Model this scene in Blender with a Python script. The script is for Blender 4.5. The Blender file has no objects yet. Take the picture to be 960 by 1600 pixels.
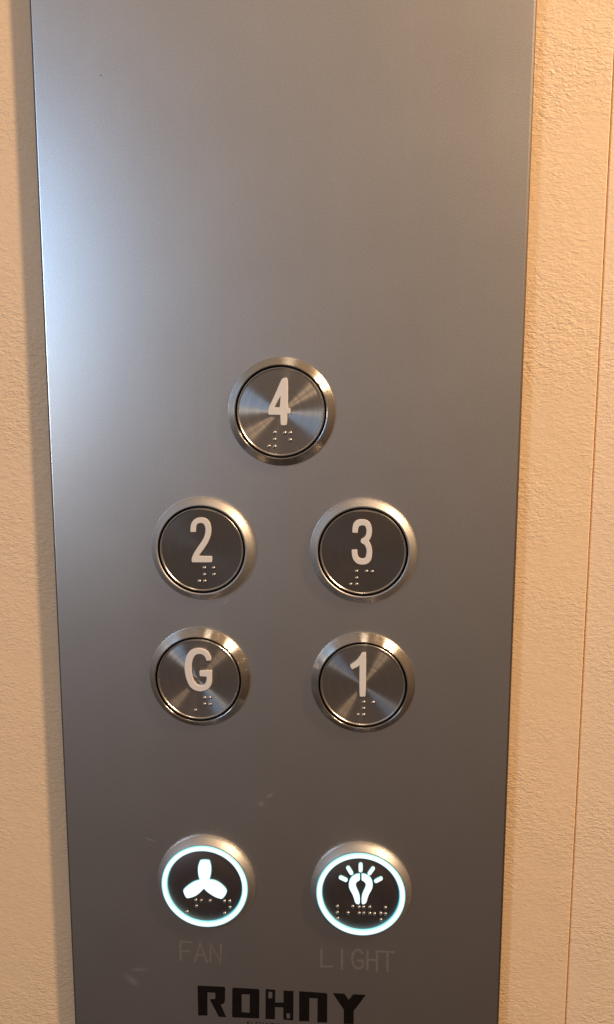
import bpy, bmesh, math, random, json
from mathutils import Matrix, Vector

S = bpy.context.scene
MM = 0.001
# ------------------------------------------------------------------ camera
cam_d = bpy.data.cameras.new('camera'); cam = bpy.data.objects.new('camera', cam_d)
S.collection.objects.link(cam); S.camera = cam
cam_d.sensor_fit = 'VERTICAL'; cam_d.sensor_height = 36.0; cam_d.sensor_width = 21.6
cam_d.lens = 36.0 * 1250.0 / 1600.0
cam_d.clip_start = 0.01; cam_d.clip_end = 50
pitch, yaw, roll = 0.14055, -0.08705, 0.00033
fw = Vector((math.sin(yaw)*math.cos(pitch), math.cos(yaw)*math.cos(pitch), -math.sin(pitch)))
rt = Vector((math.cos(yaw), -math.sin(yaw), 0)); up = rt.cross(fw)
rt2 = math.cos(roll)*rt + math.sin(roll)*up; up2 = -math.sin(roll)*rt + math.cos(roll)*up
M = Matrix((rt2, up2, -fw)).transposed().to_4x4()
M.translation = Vector((35.07642, -284.68745, 4.4757)) * MM
cam.matrix_world = M

# ------------------------------------------------------------------ world: dim lift-cabin surroundings
W = bpy.data.worlds.new('World'); S.world = W; W.use_nodes = True
nt = W.node_tree; nt.nodes.clear()
wo = nt.nodes.new('ShaderNodeOutputWorld'); bg = nt.nodes.new('ShaderNodeBackground')
tc = nt.nodes.new('ShaderNodeTexCoord'); sx = nt.nodes.new('ShaderNodeSeparateXYZ')
mr = nt.nodes.new('ShaderNodeMapRange'); mr.inputs['From Min'].default_value = -1; mr.inputs['From Max'].default_value = 1
cr = nt.nodes.new('ShaderNodeValToRGB')
stops = [(0.0, (.030, .022, .018)), (.2, (.090, .075, .070)), (.36, (.175, .160, .158)), (.5, (.275, .255, .248)), (.64, (.37, .34, .32)), (.78, (.50, .44, .38)), (1.0, (.55, .45, .35))]
el = cr.color_ramp.elements
el[0].position, el[0].color = stops[0][0], (*stops[0][1], 1)
el[1].position, el[1].color = stops[-1][0], (*stops[-1][1], 1)
for p_, c_ in stops[1:-1]:
    e = el.new(p_); e.color = (*c_, 1)
for e in el: e.color = (e.color[0]*.74, e.color[1]*.70, e.color[2]*.65, 1)
nt.links.new(tc.outputs['Generated'], sx.inputs[0]); nt.links.new(sx.outputs['Z'], mr.inputs['Value'])
nt.links.new(mr.outputs[0], cr.inputs[0]); tx = nt.nodes.new('ShaderNodeMapRange'); tx.inputs['From Min'].default_value = -.8; tx.inputs['From Max'].default_value = .6
tint = nt.nodes.new('ShaderNodeMix'); tint.data_type = 'RGBA'; tint.inputs[6].default_value = (.94, .98, 1.09, 1); tint.inputs[7].default_value = (1.16, .84, .54, 1)
mul = nt.nodes.new('ShaderNodeMix'); mul.data_type = 'RGBA'; mul.blend_type = 'MULTIPLY'; mul.inputs[0].default_value = 1
nt.links.new(sx.outputs['X'], tx.inputs['Value']); nt.links.new(tx.outputs[0], tint.inputs[0])
nt.links.new(cr.outputs[0], mul.inputs[6]); nt.links.new(tint.outputs[2], mul.inputs[7]); nt.links.new(mul.outputs[2], bg.inputs['Color'])
bg.inputs['Strength'].default_value = 1.0
nt.links.new(bg.outputs[0], wo.inputs[0])

# ------------------------------------------------------------------ lamps
def area(name, loc, target, sx_, sy_, power, col, shape='RECTANGLE'):
    d = bpy.data.lights.new(name, 'AREA'); d.shape = shape; d.size = sx_*MM
    if shape in ('RECTANGLE', 'ELLIPSE'): d.size_y = sy_*MM
    d.energy = power; d.color = col
    o = bpy.data.objects.new(name, d); S.collection.objects.link(o)
    o.location = Vector(loc)*MM
    o.rotation_euler = (Vector(target)-Vector(loc)).to_track_quat('-Z', 'Y').to_euler()
    return o
WARM = (1.0, .70, .43)
area('ceiling_spot', (570, -350, 560), (60, 0, -80), 50, 50, 4.9, WARM, 'DISK')
area('ceiling_spot', (680, -370, 440), (60, 0, -80), 50, 50, 4.9, WARM, 'DISK')
area('ceiling_light', (60, -620, 1150), (20, 0, -60), 220, 160, 1.1, (1.0, .80, .58))
area('doorway_daylight', (-690, -855, 205), (0, 0, -60), 150, 320, 2.3, (.39, .64, .98))
area('added_wedge_lamp', (-720, -820, 5), (0, 0, -60), 70, 90, .9, (1.0, .96, .90))  # unseen lamp, added to make the white wedge on the turned caps

vs = S.view_settings
vs.view_transform = 'Standard'; vs.look = 'None'; vs.gamma = 1.0; vs.use_curve_mapping = False; vs.exposure = 0.0

# ------------------------------------------------------------------ helpers
def link(o, parent=None):
    S.collection.objects.link(o)
    if parent is not None: o.parent = parent
    return o
def mesh_obj(name, bm, mats, parent=None, smooth=True, label=None):
    me = bpy.data.meshes.new(name); bmesh.ops.recalc_face_normals(bm, faces=bm.faces); bm.to_mesh(me); bm.free()
    for m in (mats if isinstance(mats, (list, tuple)) else [mats]): me.materials.append(m)
    if smooth:
        for f in me.polygons: f.use_smooth = True
        me.set_sharp_from_angle(angle=math.radians(28))
    o = link(bpy.data.objects.new(name, me), parent)
    if label: o['label'] = label
    return o
def lathe(prof, n=160, mi=None, close=False):
    """rings of (r, z) in mm; mi = material index of each band"""
    bm = bmesh.new(); rings = []
    for r, z in prof:
        if r < 1e-6: rings.append([bm.verts.new((0, 0, z*MM))]); continue
        rings.append([bm.verts.new((r*MM*math.cos(2*math.pi*k/n), r*MM*math.sin(2*math.pi*k/n), z*MM)) for k in range(n)])
    for i in range(len(rings)-1):
        a, b = rings[i], rings[i+1]
        for k in range(n):
            k2 = (k+1) % n
            if len(b) == 1: f = bm.faces.new((a[k], a[k2], b[0]))
            elif len(a) == 1: f = bm.faces.new((a[0], b[k2], b[k]))
            else: f = bm.faces.new((a[k], a[k2], b[k2], b[k]))
            if mi: f.material_index = mi[i]
    return bm
def rounded_box(x0, x1, y0, y1, z0, z1, r=0.0, seg=4):
    bm = bmesh.new(); bmesh.ops.create_cube(bm, size=1)
    for v in bm.verts:
        v.co = Vector(((x0+x1)/2+v.co.x*(x1-x0), (y0+y1)/2+v.co.y*(y1-y0), (z0+z1)/2+v.co.z*(z1-z0)))*MM
    if r: bmesh.ops.bevel(bm, geom=bm.edges[:], offset=r*MM, segments=seg, profile=.5, affect='EDGES')
    return bm
def curve_mesh(name, splines, mat, parent, z, extrude, bevel, smooth_pts=False, label=None, res=3):
    """filled 2D outline(s) with holes -> extruded, bevelled mesh lying in the parent's XY plane"""
    cu = bpy.data.curves.new(name, 'CURVE'); cu.dimensions = '2D'; cu.fill_mode = 'BOTH'
    for pts in splines:
        sp = cu.splines.new('POLY'); sp.points.add(len(pts)-1); sp.use_cyclic_u = True
        for i, (x, y) in enumerate(pts): sp.points[i].co = (x*MM, y*MM, 0, 1)
    cu.extrude = extrude*MM; cu.bevel_depth = bevel*MM; cu.bevel_resolution = 2; cu.offset = -bevel*MM
    tmp = bpy.data.objects.new('tmp', cu); S.collection.objects.link(tmp)
    dg = bpy.context.evaluated_depsgraph_get(); dg.update()
    me = bpy.data.meshes.new_from_object(tmp.evaluated_get(dg))
    bpy.data.objects.remove(tmp); bpy.data.curves.remove(cu)
    me.name = name; me.materials.clear(); me.materials.append(mat)
    for v in me.vertices: v.co.z += z*MM
    for f in me.polygons: f.use_smooth = True
    me.set_sharp_from_angle(angle=math.radians(35))
    o = link(bpy.data.objects.new(name, me), parent)
    if label: o['label'] = label
    return o
def chaikin(pts, n=2, keep=52):
    """round the bends of a closed outline, leaving corners sharper than `keep` degrees almost alone"""
    for _ in range(n):
        out = []; N = len(pts)
        for i in range(N):
            a, b, c = Vector(pts[i-1]), Vector(pts[i]), Vector(pts[(i+1) % N])
            ang = math.degrees((b-a).angle(c-b, 0)) if (b-a).length > 1e-6 and (c-b).length > 1e-6 else 0
            if ang > keep: t = .06
            else: t = .25
            out.append(tuple(b+(a-b)*t)); out.append(tuple(b+(c-b)*t))
        pts = out
    return pts
def stroke(pts, w):
    """outline of a round-ended pen stroke of width w along an open path"""
    P = [Vector(p) for p in pts]; n = len(P); L, R = [], []
    for i in range(n):
        if i == 0: d = (P[1]-P[0]).normalized(); m = 1
        elif i == n-1: d = (P[-1]-P[-2]).normalized(); m = 1
        else:
            d1, d2 = (P[i]-P[i-1]).normalized(), (P[i+1]-P[i]).normalized()
            d = (d1+d2).normalized(); m = 1/max(.45, d.dot(d1))
        nn = Vector((-d.y, d.x))*w/2*m
        L.append(P[i]+nn); R.append(P[i]-nn)
    d = (P[-1]-P[-2]).normalized(); nn = Vector((-d.y, d.x))
    e1 = [P[-1]+w/2*(nn*math.cos(t)+d*math.sin(t)) for t in [math.pi*k/6 for k in range(1, 6)]]
    d = (P[0]-P[1]).normalized(); nn = Vector((-d.y, d.x))
    e0 = [P[0]+w/2*(nn*math.cos(t)+d*math.sin(t)) for t in [math.pi*k/6 for k in range(1, 6)]]
    return [tuple(v) for v in L+e1+R[::-1]+e0]

# ------------------------------------------------------------------ materials
def mat(name):
    m = bpy.data.materials.new(name); m.use_nodes = True
    return m, m.node_tree, m.node_tree.nodes['Principled BSDF']
def node(nt, t, **kw):
    n = nt.nodes.new(t)
    for k, v in kw.items():
        if k in n.inputs: n.inputs[k].default_value = v
        else: setattr(n, k, v)
    return n
def math_n(nt, op, a, b=None, c=None):
    n = nt.nodes.new('ShaderNodeMath'); n.operation = op
    for i, v in enumerate((a, b, c)):
        if v is None: continue
        if isinstance(v, (int, float)): n.inputs[i].default_value = v
        else: nt.links.new(v, n.inputs[i])
    return n.outputs[0]
def coords(nt, scale=(1, 1, 1)):
    t = node(nt, 'ShaderNodeTexCoord'); mp = node(nt, 'ShaderNodeMapping')
    mp.inputs['Scale'].default_value = scale
    nt.links.new(t.outputs['Object'], mp.inputs[0]); return mp.outputs[0]

def panel_metal():
    m, nt, b = mat('satin_steel'); L = nt.links.new
    b.inputs['Metallic'].default_value = 1.0
    grain = node(nt, 'ShaderNodeTexNoise', Scale=2100.0, Detail=2.0); L(coords(nt), grain.inputs['Vector'])
    mid = node(nt, 'ShaderNodeTexNoise', Scale=28.0, Detail=5.0, Roughness=.6); L(coords(nt), mid.inputs['Vector'])
    # vertical rolling streaks, faint
    st = node(nt, 'ShaderNodeTexNoise', Scale=1.0, Detail=3.0); L(coords(nt, (420, 420, 5)), st.inputs['Vector'])
    # hand smears and a scuff on the lower part
    t = node(nt, 'ShaderNodeTexCoord'); marks = None
    for x, z, rx, rz, a in MARKS:
        mp = node(nt, 'ShaderNodeMapping'); mp.vector_type = 'POINT'
        sub = node(nt, 'ShaderNodeVectorMath', operation='SUBTRACT'); sub.inputs[1].default_value = (x*MM, 0, z*MM)
        L(t.outputs['Object'], sub.inputs[0])
        mp.inputs['Rotation'].default_value = (0, a, 0)
        L(sub.outputs[0], mp.inputs[0])
        sc = node(nt, 'ShaderNodeVectorMath', operation='MULTIPLY'); sc.inputs[1].default_value = (1000/rx, 0, 1000/rz)
        L(mp.outputs[0], sc.inputs[0])
        ln = node(nt, 'ShaderNodeVectorMath', operation='LENGTH'); L(sc.outputs[0], ln.inputs[0])
        v = math_n(nt, 'SUBTRACT', 1.0, ln.outputs['Value']); v = math_n(nt, 'MAXIMUM', v, 0.0)
        marks = v if marks is None else math_n(nt, 'ADD', marks, v)
    brk = node(nt, 'ShaderNodeTexNoise', Scale=260.0, Detail=4.0); L(coords(nt), brk.inputs['Vector'])
    marks = math_n(nt, 'MULTIPLY', marks, math_n(nt, 'SMOOTH_MIN', math_n(nt, 'MULTIPLY', brk.outputs[0], 1.6), 1.0, .2))
    base = node(nt, 'ShaderNodeMix', data_type='RGBA')
    base.inputs[6].default_value = PANEL_BASE; base.inputs[7].default_value = tuple(min(1, c*1.25) for c in PANEL_BASE[:3])+(1,)
    f = math_n(nt, 'ADD', math_n(nt, 'MULTIPLY', math_n(nt, 'SUBTRACT', mid.outputs[0], .5), .12), math_n(nt, 'MULTIPLY', marks, .17))
    f = math_n(nt, 'ADD', f, math_n(nt, 'MULTIPLY', math_n(nt, 'SUBTRACT', st.outputs[0], .5), .15))
    f = math_n(nt, 'ADD', f, math_n(nt, 'MULTIPLY', math_n(nt, 'SUBTRACT', grain.outputs[0], .5), 2.0))
    f = math_n(nt, 'ADD', f, .15)
    L(f, base.inputs[0]); L(base.outputs[2], b.inputs['Base Color'])
    r = math_n(nt, 'ADD', PANEL_ROUGH, math_n(nt, 'MULTIPLY', math_n(nt, 'SUBTRACT', mid.outputs[0], .5), .05))
    r = math_n(nt, 'ADD', r, math_n(nt, 'MULTIPLY', marks, .12)); L(r, b.inputs['Roughness'])
    bp = node(nt, 'ShaderNodeBump', Strength=.55, Distance=.00006); L(grain.outputs[0], bp.inputs['Height'])
    L(bp.outputs[0], b.inputs['Normal'])
    return m
def turned_metal(name, base, rough, aniso, ring=1.0):
    m, nt, b = mat(name); L = nt.links.new
    b.inputs['Metallic'].default_value = 1.0; b.inputs['Base Color'].default_value = (*base, 1)
    b.inputs['Roughness'].default_value = rough; b.inputs['Anisotropic'].default_value = aniso
    b.inputs['Anisotropic Rotation'].default_value = .25
    tg = node(nt, 'ShaderNodeTangent'); tg.direction_type = 'RADIAL'; tg.axis = 'Z'
    L(tg.outputs[0], b.inputs['Tangent'])
    # concentric lathe marks: noise over radius
    t = node(nt, 'ShaderNodeTexCoord'); s = node(nt, 'ShaderNodeSeparateXYZ'); L(t.outputs['Object'], s.inputs[0])
    r = math_n(nt, 'SQRT', math_n(nt, 'ADD', math_n(nt, 'MULTIPLY', s.outputs[0], s.outputs[0]), math_n(nt, 'MULTIPLY', s.outputs[1], s.outputs[1])))
    cx = node(nt, 'ShaderNodeCombineXYZ'); L(math_n(nt, 'MULTIPLY', r, 2600.0), cx.inputs[0])
    L(math_n(nt, 'MULTIPLY', s.outputs[0], 45.0), cx.inputs[1]); L(math_n(nt, 'MULTIPLY', s.outputs[1], 45.0), cx.inputs[2])
    n = node(nt, 'ShaderNodeTexNoise', Scale=1.0, Detail=3.0); L(cx.outputs[0], n.inputs['Vector'])
    rr = math_n(nt, 'ADD', rough, math_n(nt, 'MULTIPLY', math_n(nt, 'SUBTRACT', n.outputs[0], .5), .08*ring)); L(rr, b.inputs['Roughness'])
    mx = node(nt, 'ShaderNodeMix', data_type='RGBA'); L(n.outputs[0], mx.inputs[0])
    mx.inputs[6].default_value = tuple(c*(1-.16*ring) for c in base)+(1,); mx.inputs[7].default_value = tuple(min(1, c*(1+.16*ring)) for c in base)+(1,)
    L(mx.outputs[2], b.inputs['Base Color'])
    return m
def simple(name, base, rough, metal=0.0, noise=0.0, nscale=300.0):
    m, nt, b = mat(name); L = nt.links.new
    b.inputs['Metallic'].default_value = metal; b.inputs['Roughness'].default_value = rough
    n = node(nt, 'ShaderNodeTexNoise', Scale=nscale, Detail=4.0); L(coords(nt), n.inputs['Vector'])
    mx = node(nt, 'ShaderNodeMix', data_type='RGBA'); L(n.outputs[0], mx.inputs[0])
    mx.inputs[6].default_value = tuple(c*(1-noise) for c in base)+(1,); mx.inputs[7].default_value = tuple(min(1, c*(1+noise)) for c in base)+(1,)
    L(mx.outputs[2], b.inputs['Base Color'])
    r = math_n(nt, 'ADD', rough, math_n(nt, 'MULTIPLY', math_n(nt, 'SUBTRACT', n.outputs[0], .5), noise*.5)); L(r, b.inputs['Roughness'])
    return m
def glow(name, core, rim, kind):
    """lit diffuser: white core, cyan towards its edges (kind: 'ring' ramps over the radius)"""
    m, nt, b = mat(name); L = nt.links.new
    b.inputs['Base Color'].default_value = (.35, .55, .58, 1); b.inputs['Roughness'].default_value = .35
    if kind == 'ring':
        t = node(nt, 'ShaderNodeTexCoord'); s = node(nt, 'ShaderNodeSeparateXYZ'); L(t.outputs['Object'], s.inputs[0])
        r = math_n(nt, 'SQRT', math_n(nt, 'ADD', math_n(nt, 'MULTIPLY', s.outputs[0], s.outputs[0]), math_n(nt, 'MULTIPLY', s.outputs[1], s.outputs[1])))
        d = math_n(nt, 'ABSOLUTE', math_n(nt, 'SUBTRACT', r, 15.75*MM)); d = math_n(nt, 'DIVIDE', d, 1.05*MM)
        d = math_n(nt, 'POWER', d, 2.2)
    else:
        g = node(nt, 'ShaderNodeNewGeometry'); s = node(nt, 'ShaderNodeSeparateXYZ')
        t = node(nt, 'ShaderNodeTexCoord'); L(t.outputs['Normal'], s.inputs[0])
        d = math_n(nt, 'MULTIPLY', math_n(nt, 'SUBTRACT', 1.0, s.outputs[2]), 2.0)
    mx = node(nt, 'ShaderNodeMix', data_type='RGBA'); mx.clamp_factor = True; L(d, mx.inputs[0])
    mx.inputs[6].default_value = (*core, 1); mx.inputs[7].default_value = (*rim, 1)
    L(mx.outputs[2], b.inputs['Emission Color']); b.inputs['Emission Strength'].default_value = 1.0
    return m
def wall_vinyl(name, base, seed):
    m, nt, b = mat(name); L = nt.links.new
    b.inputs['Roughness'].default_value = .5
    v = coords(nt, (470, 470, 880)); 
    off = node(nt, 'ShaderNodeVectorMath', operation='ADD'); off.inputs[1].default_value = (seed, seed*2, seed*3); L(v, off.inputs[0])
    n = node(nt, 'ShaderNodeTexNoise', Scale=1.0, Detail=1.4, Roughness=.5, Distortion=.8); L(off.outputs[0], n.inputs['Vector'])
    n2 = node(nt, 'ShaderNodeTexNoise', Scale=1.0, Detail=2.0, Distortion=.6)
    v2 = coords(nt, (1000, 1000, 1700)); L(v2, n2.inputs['Vector'])
    patch = node(nt, 'ShaderNodeTexNoise', Scale=24.0, Detail=3.0); L(coords(nt), patch.inputs['Vector'])
    amt = node(nt, 'ShaderNodeMapRange'); L(patch.outputs[0], amt.inputs['Value'])
    amt.inputs['From Min'].default_value = .36; amt.inputs['From Max'].default_value = .62; amt.inputs['To Min'].default_value = .3
    h = math_n(nt, 'ADD', n.outputs[0], math_n(nt, 'MULTIPLY', n2.outputs[0], .35)); h = math_n(nt, 'MULTIPLY', h, amt.outputs[0])
    bp = node(nt, 'ShaderNodeBump', Strength=1.0, Distance=WALL_BUMP*MM); L(h, bp.inputs['Height']); L(bp.outputs[0], b.inputs['Normal'])
    mx = node(nt, 'ShaderNodeMix', data_type='RGBA'); L(n.outputs[0], mx.inputs[0])
    mx.inputs[6].default_value = tuple(c*.90 for c in base)+(1,); mx.inputs[7].default_value = tuple(min(1, c*1.08) for c in base)+(1,)
    L(mx.outputs[2], b.inputs['Base Color'])
    return m
PANEL_BASE = (.71, .695, .685, 1); PANEL_ROUGH = .325; WALL_BUMP = .38
#        x, z, radius x, radius z (mm), turn
MARKS = [(-4.0, -145.4, 2.2, 1.0, .5), (-7.4, -148.9, 1.8, 1.5, .4), (-60.7, -226.4, 5.5, 2.2, -.7), (-57.0, -222.0, 5.0, 1.2, .1),
         (-24.5, -160.8, .5, .7, 0), (-41.9, -160.6, .6, .4, 0), (-51.1, -165.8, 3.5, .6, -.3), (-20, -70, 1.5, .5, .9)]
M_PANEL = panel_metal()
M_TURN = turned_metal('turned_steel_cap', (.50, .475, .455), .25, 1.0)
M_SATIN = turned_metal('satin_steel_cap', (.30, .28, .265), .23, .5, .6)
M_BEZ = turned_metal('turned_steel_bezel', (.62, .59, .55), .26, 1.0, .5)
M_BEZ2 = turned_metal('polished_steel_bezel', (.54, .52, .50), .5, .2, .2)
M_RIM = simple('bright_steel_edge', (.66, .62, .57), .24, 1.0, .05)
M_DOT = simple('steel_dot', (.52, .49, .45), .33, 1.0, .05)
M_GAP = simple('dark_gap', (.012, .011, .011), .6, 0, .2)
M_NUM = simple('frosted_numeral', (.73, .69, .655), .5, 0.0, .06, 900)
M_DARK = turned_metal('dark_lens_plate', (.235, .20, .20), .4, .2, .3)
M_INK = simple('black_gloss_ink', (.006, .004, .004), .4, 0, .3); M_INK.node_tree.nodes['Principled BSDF'].inputs['Specular IOR Level'].default_value = .25
M_ETCH = simple('faint_grey_etching', (.145, .13, .128), .6, 0, .25, 900)
M_RING = glow('lit_ring', (.98, 1.08, 1.12), (.05, .50, .58), 'ring')
M_ICON = glow('lit_symbol', (.90, 1.0, 1.03), (.03, .42, .46), 'icon')
M_WALL = wall_vinyl('cream_vinyl', (.82, .60, .385), 3.0)
M_WALL2 = wall_vinyl('cream_vinyl_beside', (.81, .62, .43), 11.0)
M_BOX = simple('grey_painted_box', (.10, .09, .085), .6, 0, .2)

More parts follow.
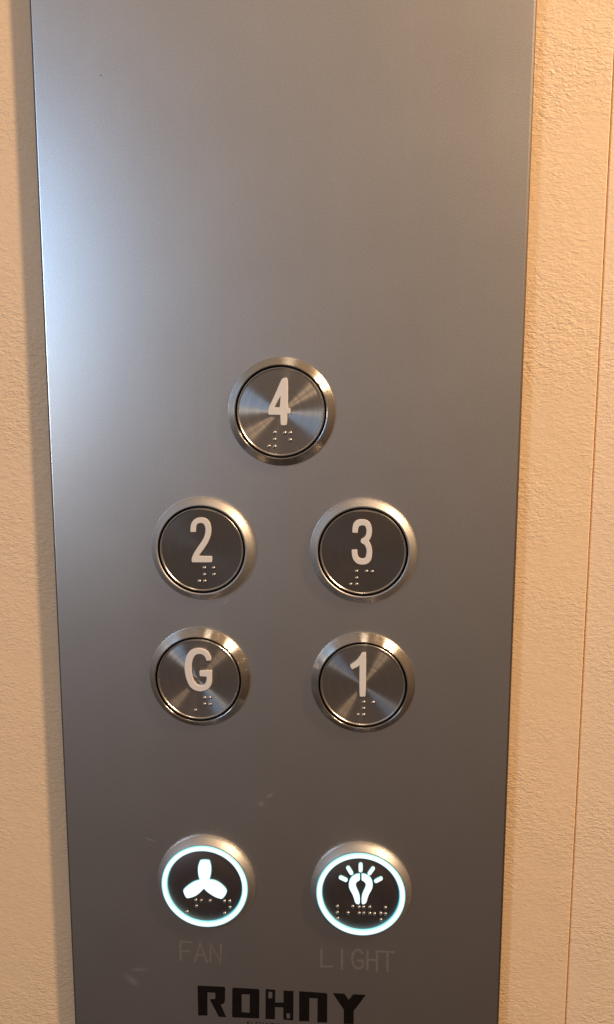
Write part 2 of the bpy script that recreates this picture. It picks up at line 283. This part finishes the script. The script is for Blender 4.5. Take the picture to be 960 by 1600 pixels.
DATA = json.loads('''{"4":{"c":[1.18,-0.1],"glyph":[[[0.89,11.75],[2.06,11.89],[2.66,11.2],[2.54,1.39],[3.43,1.3],[3.47,-0.56],[2.34,-0.65],[2.24,-4.04],[1.86,-4.65],[0.35,-4.75],[-0.03,-4.38],[-0.11,-1.03],[-4.11,-1.04],[-4.53,-0.34],[-4.34,1.05],[-3.38,3.14],[-1.48,7.07],[0.18,10.98]],[[0.02,5.64],[-2.26,1.57],[-0.28,1.57]]],"dots":[[-2.16,-7.2],[-2.17,-9.68],[-4.22,-12.04],[-2.18,-12.13],[1.39,-7.32],[3.37,-7.32],[3.37,-9.8]]},"2":{"c":[-28.06,-49.94],"glyph":[[[-3.88,6.55],[-3.84,8.5],[-3.22,10.46],[-1.73,11.7],[0.04,12.01],[1.84,11.75],[3.28,10.41],[3.82,8.13],[3.64,5.69],[2.82,3.37],[1.4,1.0],[-0.11,-0.99],[-1.11,-2.24],[3.8,-2.25],[3.98,-3.38],[3.76,-4.52],[-3.47,-4.65],[-3.7,-3.92],[-3.48,-2.78],[-2.97,-1.53],[-1.8,0.36],[-0.29,2.44],[0.97,4.42],[1.59,6.14],[1.72,7.95],[1.36,9.31],[0.68,9.88],[-0.1,9.97],[-0.98,9.76],[-1.68,9.02],[-1.89,8.04],[-1.92,6.58]]],"dots":[[0.95,-6.71],[4.4,-6.64],[0.91,-9.19],[4.46,-9.12],[-1.01,-11.66],[1.06,-11.62]]},"3":{"c":[30.54,-49.78],"glyph":[[[-3.85,7.02],[-3.82,9.18],[-3.26,10.87],[-2.09,11.74],[-0.35,11.96],[1.44,11.65],[2.63,10.47],[3.17,8.56],[3.15,6.65],[2.69,5.2],[2.0,4.13],[2.72,3.04],[3.21,1.36],[3.33,-0.57],[3.02,-2.75],[1.85,-4.13],[-0.04,-4.6],[-1.94,-4.29],[-3.24,-3.1],[-3.92,-1.42],[-4.03,0.85],[-1.99,0.93],[-1.98,-0.66],[-1.49,-2.01],[-0.3,-2.42],[0.88,-1.96],[1.34,-0.36],[1.27,1.33],[0.6,2.76],[-0.59,3.32],[-0.93,4.09],[-0.61,4.86],[0.47,5.41],[1.12,6.62],[1.2,8.3],[0.76,9.49],[-0.33,9.81],[-1.36,9.46],[-1.82,8.49],[-1.9,6.96]]],"dots":[[-2.17,-7.04],[-2.14,-9.48],[-4.23,-11.87],[-2.12,-11.82],[1.36,-7.02],[3.45,-7.07]]},"G":{"c":[-30.17,-99.04],"glyph":[[[5.06,7.66],[3.3,7.41],[2.98,8.78],[2.1,9.77],[0.85,10.09],[-0.66,9.69],[-1.69,8.39],[-2.33,6.32],[-2.43,3.75],[-2.18,1.18],[-1.52,-0.86],[-0.38,-2.01],[1.12,-2.32],[2.39,-1.87],[3.17,-0.45],[3.35,1.36],[0.69,1.38],[0.57,3.22],[0.73,3.49],[5.29,3.83],[5.24,0.39],[5.05,-1.68],[4.12,-3.26],[2.34,-4.24],[0.32,-4.52],[-1.68,-3.96],[-3.17,-2.72],[-4.23,-0.43],[-4.83,2.13],[-5.03,4.7],[-4.72,7.27],[-4.02,9.6],[-2.63,11.32],[-0.61,12.14],[1.39,12.15],[3.13,11.59],[4.35,10.35],[4.98,8.84]]],"dots":[[2.23,-7.06],[4.35,-6.98],[2.28,-9.55],[4.35,-9.58],[-1.2,-12.07]]},"1":{"c":[30.93,-99.32],"glyph":[[[-0.43,12.35],[1.01,12.54],[1.21,12.15],[1.18,-3.5],[0.85,-4.17],[-0.85,-4.23],[-1.15,-3.68],[-1.21,7.81],[-1.93,7.03],[-3.86,6.06],[-4.45,6.85],[-4.6,7.71],[-3.88,8.23],[-2.2,9.54],[-1.0,11.33]]],"dots":[[0.48,-6.49],[3.98,-6.42],[0.45,-8.84],[-1.57,-11.37],[0.48,-11.35]]},"fan":{"c":[-29.2,-182.16],"glyph":[[[-1.87,10.12],[-1.49,11.02],[0.34,11.23],[2.16,11.16],[2.51,10.19],[2.84,8.27],[2.81,6.33],[2.51,4.38],[2.02,3.07],[4.0,2.96],[5.81,2.06],[7.46,0.77],[8.99,-1.15],[8.34,-3.08],[6.96,-4.95],[5.71,-4.8],[3.89,-4.18],[1.97,-3.0],[0.63,-1.97],[-0.24,-1.01],[-1.15,-2.07],[-2.65,-3.61],[-4.25,-4.65],[-6.9,-5.54],[-7.67,-4.85],[-8.62,-2.39],[-8.12,-1.35],[-6.78,-0.04],[-4.91,1.46],[-3.32,2.27],[-1.9,2.74],[-2.35,4.1],[-2.57,6.04],[-2.48,8.26]]],"dots":[[-3.52,-6.09],[-1.43,-6.14],[2.03,-6.04],[7.68,-5.88],[9.72,-5.76],[-3.36,-8.55],[9.79,-8.38],[-7.05,-11.19],[7.66,-10.98]]},"light":{"c":[31.02,-181.93],"glyph":[[[-0.29,8.55],[-0.27,5.72],[-1.17,5.12],[-1.77,4.37],[-1.86,3.55],[-1.5,2.47],[-0.73,0.87],[-0.25,-0.75],[-0.18,-3.77],[-0.58,-4.29],[-1.69,-4.13],[-2.21,-3.34],[-2.63,-1.71],[-3.15,-0.25],[-4.02,1.23],[-4.54,2.57],[-4.6,4.21],[-4.21,5.88],[-3.31,7.29],[-1.9,8.19]],[[1.82,8.4],[3.24,7.66],[4.16,6.35],[4.58,4.73],[4.55,3.09],[4.06,1.7],[3.22,0.12],[2.73,-1.39],[2.35,-3.07],[1.85,-3.92],[0.74,-4.21],[0.33,-3.74],[0.35,-0.71],[0.79,0.96],[1.53,2.65],[1.87,3.76],[1.76,4.57],[1.15,5.25],[0.24,5.74],[0.21,8.58]],[[-0.93,9.71],[-0.87,9.37],[-0.68,9.09],[-0.41,8.91],[-0.09,8.86],[0.22,8.95],[0.49,9.16],[0.67,9.46],[0.73,9.8],[0.7,12.14],[0.64,12.48],[0.45,12.76],[0.18,12.94],[-0.13,12.99],[-0.45,12.9],[-0.72,12.69],[-0.9,12.39],[-0.96,12.05]],[[-4.32,7.96],[-4.1,7.71],[-3.8,7.59],[-3.47,7.6],[-3.17,7.74],[-2.94,7.99],[-2.81,8.32],[-2.8,8.67],[-2.92,8.99],[-4.15,10.99],[-4.37,11.24],[-4.67,11.36],[-5.0,11.35],[-5.3,11.21],[-5.53,10.96],[-5.66,10.63],[-5.67,10.28],[-5.55,9.96]],[[-6.08,4.69],[-5.76,4.61],[-5.44,4.68],[-5.16,4.87],[-4.97,5.17],[-4.89,5.51],[-4.93,5.86],[-5.1,6.15],[-5.36,6.35],[-7.24,7.23],[-7.56,7.3],[-7.88,7.23],[-8.16,7.04],[-8.35,6.75],[-8.43,6.4],[-8.39,6.06],[-8.22,5.76],[-7.96,5.57]],[[2.6,9.23],[2.47,8.91],[2.46,8.56],[2.58,8.23],[2.8,7.99],[3.1,7.86],[3.42,7.87],[3.73,8.01],[3.96,8.26],[5.19,10.23],[5.32,10.56],[5.32,10.91],[5.21,11.23],[4.98,11.47],[4.69,11.6],[4.36,11.59],[4.06,11.45],[3.83,11.2]],[[5.39,6.51],[5.14,6.27],[4.98,5.96],[4.95,5.61],[5.04,5.28],[5.25,5.01],[5.53,4.86],[5.86,4.84],[6.17,4.95],[7.91,6.03],[8.16,6.26],[8.31,6.58],[8.34,6.93],[8.25,7.26],[8.05,7.52],[7.76,7.68],[7.44,7.7],[7.13,7.58]]],"dots":[[-8.78,-5.67],[-8.77,-8.22],[-8.6,-10.7],[-2.94,-5.38],[-4.7,-8.14],[-0.51,-5.51],[1.21,-5.41],[3.54,-5.27],[-0.48,-7.99],[1.24,-7.89],[3.57,-7.86],[5.34,-7.92],[7.71,-7.61],[9.44,-5.08],[9.48,-7.66],[7.8,-10.25]]},"logo":[[[[-33.53,-227.33],[-22.85,-227.08],[-22.37,-227.53],[-22.57,-233.62],[-23.15,-234.57],[-24.29,-235.07],[-22.17,-240.41],[-25.12,-240.5],[-28.71,-233.04],[-26.44,-232.67],[-26.4,-229.99],[-29.57,-230.01],[-29.75,-240.26],[-33.55,-240.55]]],[[[-19.09,-227.22],[-8.99,-227.12],[-8.62,-227.51],[-8.83,-239.83],[-9.21,-240.07],[-19.45,-240.33],[-19.75,-239.94],[-19.52,-227.86]],[[-15.75,-229.85],[-12.49,-229.74],[-12.64,-237.84],[-15.84,-237.75]]],[[[-6.14,-226.92],[-2.29,-226.98],[-2.37,-232.59],[0.96,-232.29],[0.98,-227.03],[4.97,-227.03],[4.84,-239.94],[0.85,-239.81],[0.87,-234.46],[-2.45,-234.56],[-2.48,-239.92],[-6.33,-240.06]],[[-5.07,-227.96],[-3.52,-227.99],[-3.53,-230.85],[-5.09,-230.88]],[[2.14,-236.9],[3.52,-236.91],[3.51,-239.19],[2.13,-239.15]]],[[[7.18,-226.92],[17.88,-226.97],[18.32,-227.43],[18.29,-239.86],[14.41,-240.03],[14.49,-229.53],[11.25,-229.56],[11.18,-239.86],[7.16,-240.0]]],[[[20.45,-226.79],[25.03,-226.75],[26.77,-229.26],[28.51,-226.7],[33.44,-226.68],[28.75,-233.99],[28.8,-239.69],[24.87,-239.9],[24.82,-233.66]]]],"fantext":[[[-40.16,-216.42],[-40.09,-208.5],[-35.58,-208.41]],[[-40.07,-212.67],[-36.49,-212.52]],[[-34.39,-216.64],[-32.09,-208.59],[-29.61,-216.61]],[[-33.51,-213.86],[-30.42,-213.82]],[[-28.1,-216.23],[-27.97,-208.73],[-24.17,-216.37],[-23.75,-208.66]]],"lighttext":[[[15.96,-208.23],[15.98,-215.63],[20.08,-215.36]],[[23.97,-207.91],[24.03,-215.89]],[[31.85,-208.78],[30.94,-207.65],[29.49,-207.67],[28.23,-209.02],[27.89,-211.43],[28.46,-214.19],[29.74,-215.62],[31.37,-215.19],[32.09,-214.35],[32.07,-211.95],[30.25,-212.0]],[[33.83,-207.66],[33.92,-215.62]],[[37.51,-207.62],[37.62,-216.17]],[[33.87,-211.44],[37.56,-211.39]],[[41.58,-207.55],[41.7,-215.89]],[[38.52,-207.63],[44.1,-207.66]]],"sub":[[-13.82,-241.75],[3.15,-241.62]],"marks":{"dot":[-60.59,113.97],"s1":[-24.48,-160.76],"s2":[-41.85,-160.57],"sc1":[-3.95,-145.36],"sc2":[-7.42,-148.9],"sm":[-60.68,-226.42],"sm2":[-51.13,-165.84]},"cam":[35.07642,-284.68745,4.4757,0.14055,-0.08705,0.00033]}''')

# ------------------------------------------------------------------ walls
def top(o, label, cat, group=None):
    o['label'] = label; o['category'] = cat
    if group: o['group'] = group
WALL_Y = 5.0
w1 = mesh_obj('wall_panel', rounded_box(-700, 111.2, WALL_Y, WALL_Y+9, -900, 900, .55), M_WALL, smooth=False)
top(w1, 'cream textured vinyl wall panel behind the steel plate, ending at the thin vertical seam', 'wall panel')
w2 = mesh_obj('wall_panel', rounded_box(111.66, 700, WALL_Y+.9, WALL_Y+9.9, -900, 900, .5), M_WALL2, smooth=False)
top(w2, 'pinkish cream textured wall panel right of the thin vertical seam', 'wall panel')
bk = mesh_obj('backing_board', rounded_box(-700, 700, WALL_Y+10.2, WALL_Y+16, -900, 900), simple('brown_board', (.09, .08, .075), .8, 0, .2))
top(bk, 'brown backing board seen only as the line in the seam between the wall panels', 'board')

# ------------------------------------------------------------------ control panel
panel = bpy.data.objects.new('lift_control_panel', None); link(panel); panel.empty_display_size = .05
top(panel, 'tall satin steel lift control plate with seven round buttons on cream wall', 'control panel')
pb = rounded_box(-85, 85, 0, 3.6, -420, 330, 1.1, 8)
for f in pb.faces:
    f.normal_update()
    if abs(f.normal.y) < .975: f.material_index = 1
M_EDGE = simple('painted_shade_edge', (.16, .13, .115), .55, 1.0, .15)  # rolled edge coloured dark to imitate the shaded wall side it would reflect
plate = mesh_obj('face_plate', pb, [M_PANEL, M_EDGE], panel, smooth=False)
plate['label'] = 'satin grey steel face plate'
mesh_obj('mounting_box', rounded_box(-83, 83, 3.7, WALL_Y-.05, -410, 320), M_BOX, panel)

R90 = Matrix.Rotation(math.pi/2, 4, 'X')
def lying(name, splines, m, z, ex, bev, label=None, parent=None):
    o = curve_mesh(name, splines, m, None, z, ex, bev, label=label)
    o.parent = parent or panel
    o.matrix_local = R90
    return o

BL = {'4': ('steel floor button with raised 4, alone at the top', 'turned'), '2': ('plain satin steel floor button with raised 2', 'satin'),
      '3': ('plain satin steel floor button with raised 3', 'satin'), 'G': ('turned steel floor button with raised G', 'turned'),
      '1': ('turned steel floor button with raised 1', 'turned'), 'fan': ('lit button with a glowing white three-blade fan', 'lit'),
      'light': ('lit button with a glowing white light bulb', 'lit')}
def dot_mesh():
    prof = [(.70, -.05), (.68, .13), (.60, .33), (.44, .50), (.24, .58), (0, .61)]
    bm = lathe(prof, 20); me = bpy.data.meshes.new('braille_dot'); bmesh.ops.recalc_face_normals(bm, faces=bm.faces); bm.to_mesh(me); bm.free()
    me.materials.append(M_DOT)
    for f in me.polygons: f.use_smooth = True
    return me
DOT = dot_mesh()
for key in ('4', '2', '3', 'G', '1', 'fan', 'light'):
    D = DATA[key]; label, kind = BL[key]
    if kind == 'turned':
        prof = [(19.15, -.2), (19.2, .35), (19.1, .8), (18.9, 1.05), (16.75, 3.35), (16.55, 3.5), (16.3, 3.45), (16.2, 3.3), (16.2, .6), (14.0, .6)]
        mi = [0]*7+[1, 1]; mats = [M_BEZ, M_GAP]; capz = 3.25; capr = 15.55
    elif kind == 'satin':
        prof = [(19.15, -.2), (19.2, .6), (19.05, 1.3), (18.7, 1.85), (18.2, 2.2), (17.6, 2.65), (17.05, 3.2), (16.7, 3.42), (16.4, 3.42), (16.15, 3.25), (16.05, .6), (14.0, .6)]
        mi = [0]*9+[1, 1]; mats = [M_BEZ2, M_GAP]; capz = 3.1; capr = 15.45
    else:
        prof = [(19.2, -.2), (19.25, .5), (19.1, 1.1), (18.8, 1.55), (17.6, 3.0), (17.25, 3.3), (17.0, 3.35), (16.85, 3.25), (16.85, .6), (13.0, .6)]
        mi = [0]*7+[1, 1]; mats = [M_BEZ2, M_GAP]; capz = 3.0; capr = 14.6
    btn = mesh_obj('button', lathe(prof, 192, mi), mats, panel, label=label)
    btn.matrix_local = Matrix.Translation(Vector((D['c'][0], 0, D['c'][1]))*MM) @ R90
    if kind != 'lit':
        cm = M_TURN if kind == 'turned' else M_SATIN
        prof = [(capr, .4), (capr, capz-.15), (capr-.15, capz), (capr-.42, capz+.02), (capr-.6, capz-.1), (capr-.75, capz-.3), (capr-1.0, capz-.3), (7, capz-.34), (0, capz-.35)]
        mi = [1, 1, 1, 1, 1, 0, 0, 0]
        mesh_obj('cap', lathe(prof, 192, mi), [cm, M_RIM], btn)
        face = capz-.33
        for k, gl in enumerate([D['glyph']]):
            sp = [chaikin(s) for s in gl]
            curve_mesh('numeral' if key != 'G' else 'letter', sp, M_NUM, btn, face+.28, .20, .13, label='raised pale %s' % key)
    else:
        prof = [(14.6, .4), (14.6, 2.95), (14.45, 3.02), (7, 3.0), (0, 3.0)]
        mesh_obj('cap', lathe(prof, 160), M_DARK, btn)
        ring = [(16.82, .7), (16.82, 3.5), (16.72, 3.72), (16.35, 3.92), (15.75, 3.98), (15.2, 3.9), (14.85, 3.66), (14.7, 3.3), (14.66, .7)]
        mesh_obj('light_ring', lathe(ring, 192), M_RING, btn, label='glowing white ring with cyan edges')
        face = 3.0
        if key == 'fan':
            curve_mesh('fan_symbol', [chaikin(D['glyph'][0], 3, 85)], M_ICON, btn, face+.12, .02, .5, label='glowing white fan')
        else:
            for i, gl in enumerate(D['glyph']):
                curve_mesh('bulb_outline' if i < 2 else 'ray', [chaikin(gl)], M_ICON, btn, face+.12, .02, .38)
    for (x, y) in D['dots']:
        o = link(bpy.data.objects.new('braille_dot', DOT), btn); o.location = (x*MM, y*MM, face*MM)

# ------------------------------------------------------------------ lettering on the plate
for s in DATA['fantext']: pass
def strokes_mesh(name, strokes, w, m, h, label):
    """several pen strokes as one lettering mesh, each stroke a hair prouder than the last"""
    bm = bmesh.new()
    for i, s in enumerate(strokes):
        out = stroke(s, w); y = -(h+.004*i)*MM
        vs_ = [bm.verts.new((x*MM, y, z*MM)) for x, z in out]
        es = [bm.edges.new((vs_[k], vs_[(k+1) % len(vs_)])) for k in range(len(vs_))]
        bmesh.ops.triangle_fill(bm, edges=es, use_beauty=True)
    bmesh.ops.recalc_face_normals(bm, faces=bm.faces)
    if sum(f.normal.y for f in bm.faces) > 0: bmesh.ops.reverse_faces(bm, faces=bm.faces)
    me = bpy.data.meshes.new(name); bm.to_mesh(me); bm.free(); me.materials.append(m)
    o = link(bpy.data.objects.new(name, me), panel); o['label'] = label
    return o
strokes_mesh('lettering', DATA['fantext'], .95, M_ETCH, .02, 'faint grey word FAN')
strokes_mesh('lettering', DATA['lighttext'], .95, M_ETCH, .02, 'faint grey word LIGHT')
for ch, L_ in zip('ROHNY', DATA['logo']):
    lying('logo_letter', L_, M_INK, .03, .02, .02, label='black block letter '+ch)
# small line under the name, its top just inside the picture
tc_ = bpy.data.curves.new('t', 'FONT'); tc_.body = 'ELEVATORS'; tc_.size = 3.0*MM; tc_.space_character = 1.15; tc_.extrude = .01*MM
to = bpy.data.objects.new('t', tc_); S.collection.objects.link(to)
dg = bpy.context.evaluated_depsgraph_get(); me = bpy.data.meshes.new_from_object(to.evaluated_get(dg)); bpy.data.objects.remove(to)
me.materials.clear(); me.materials.append(M_INK)
o = link(bpy.data.objects.new('lettering', me), panel); o['label'] = 'small black word under the name'
o.matrix_local = Matrix.Translation(Vector((-13.9, -.03, -243.75))*MM) @ R90
# tiny pit in the finish near the top
pit = mesh_obj('pit', lathe([(.22, .0), (.15, .05), (0, .07)], 12), M_GAP, panel, label='tiny dark speck')
pit.matrix_local = Matrix.Translation(Vector((-60.6, 0, 114.0))*MM) @ R90
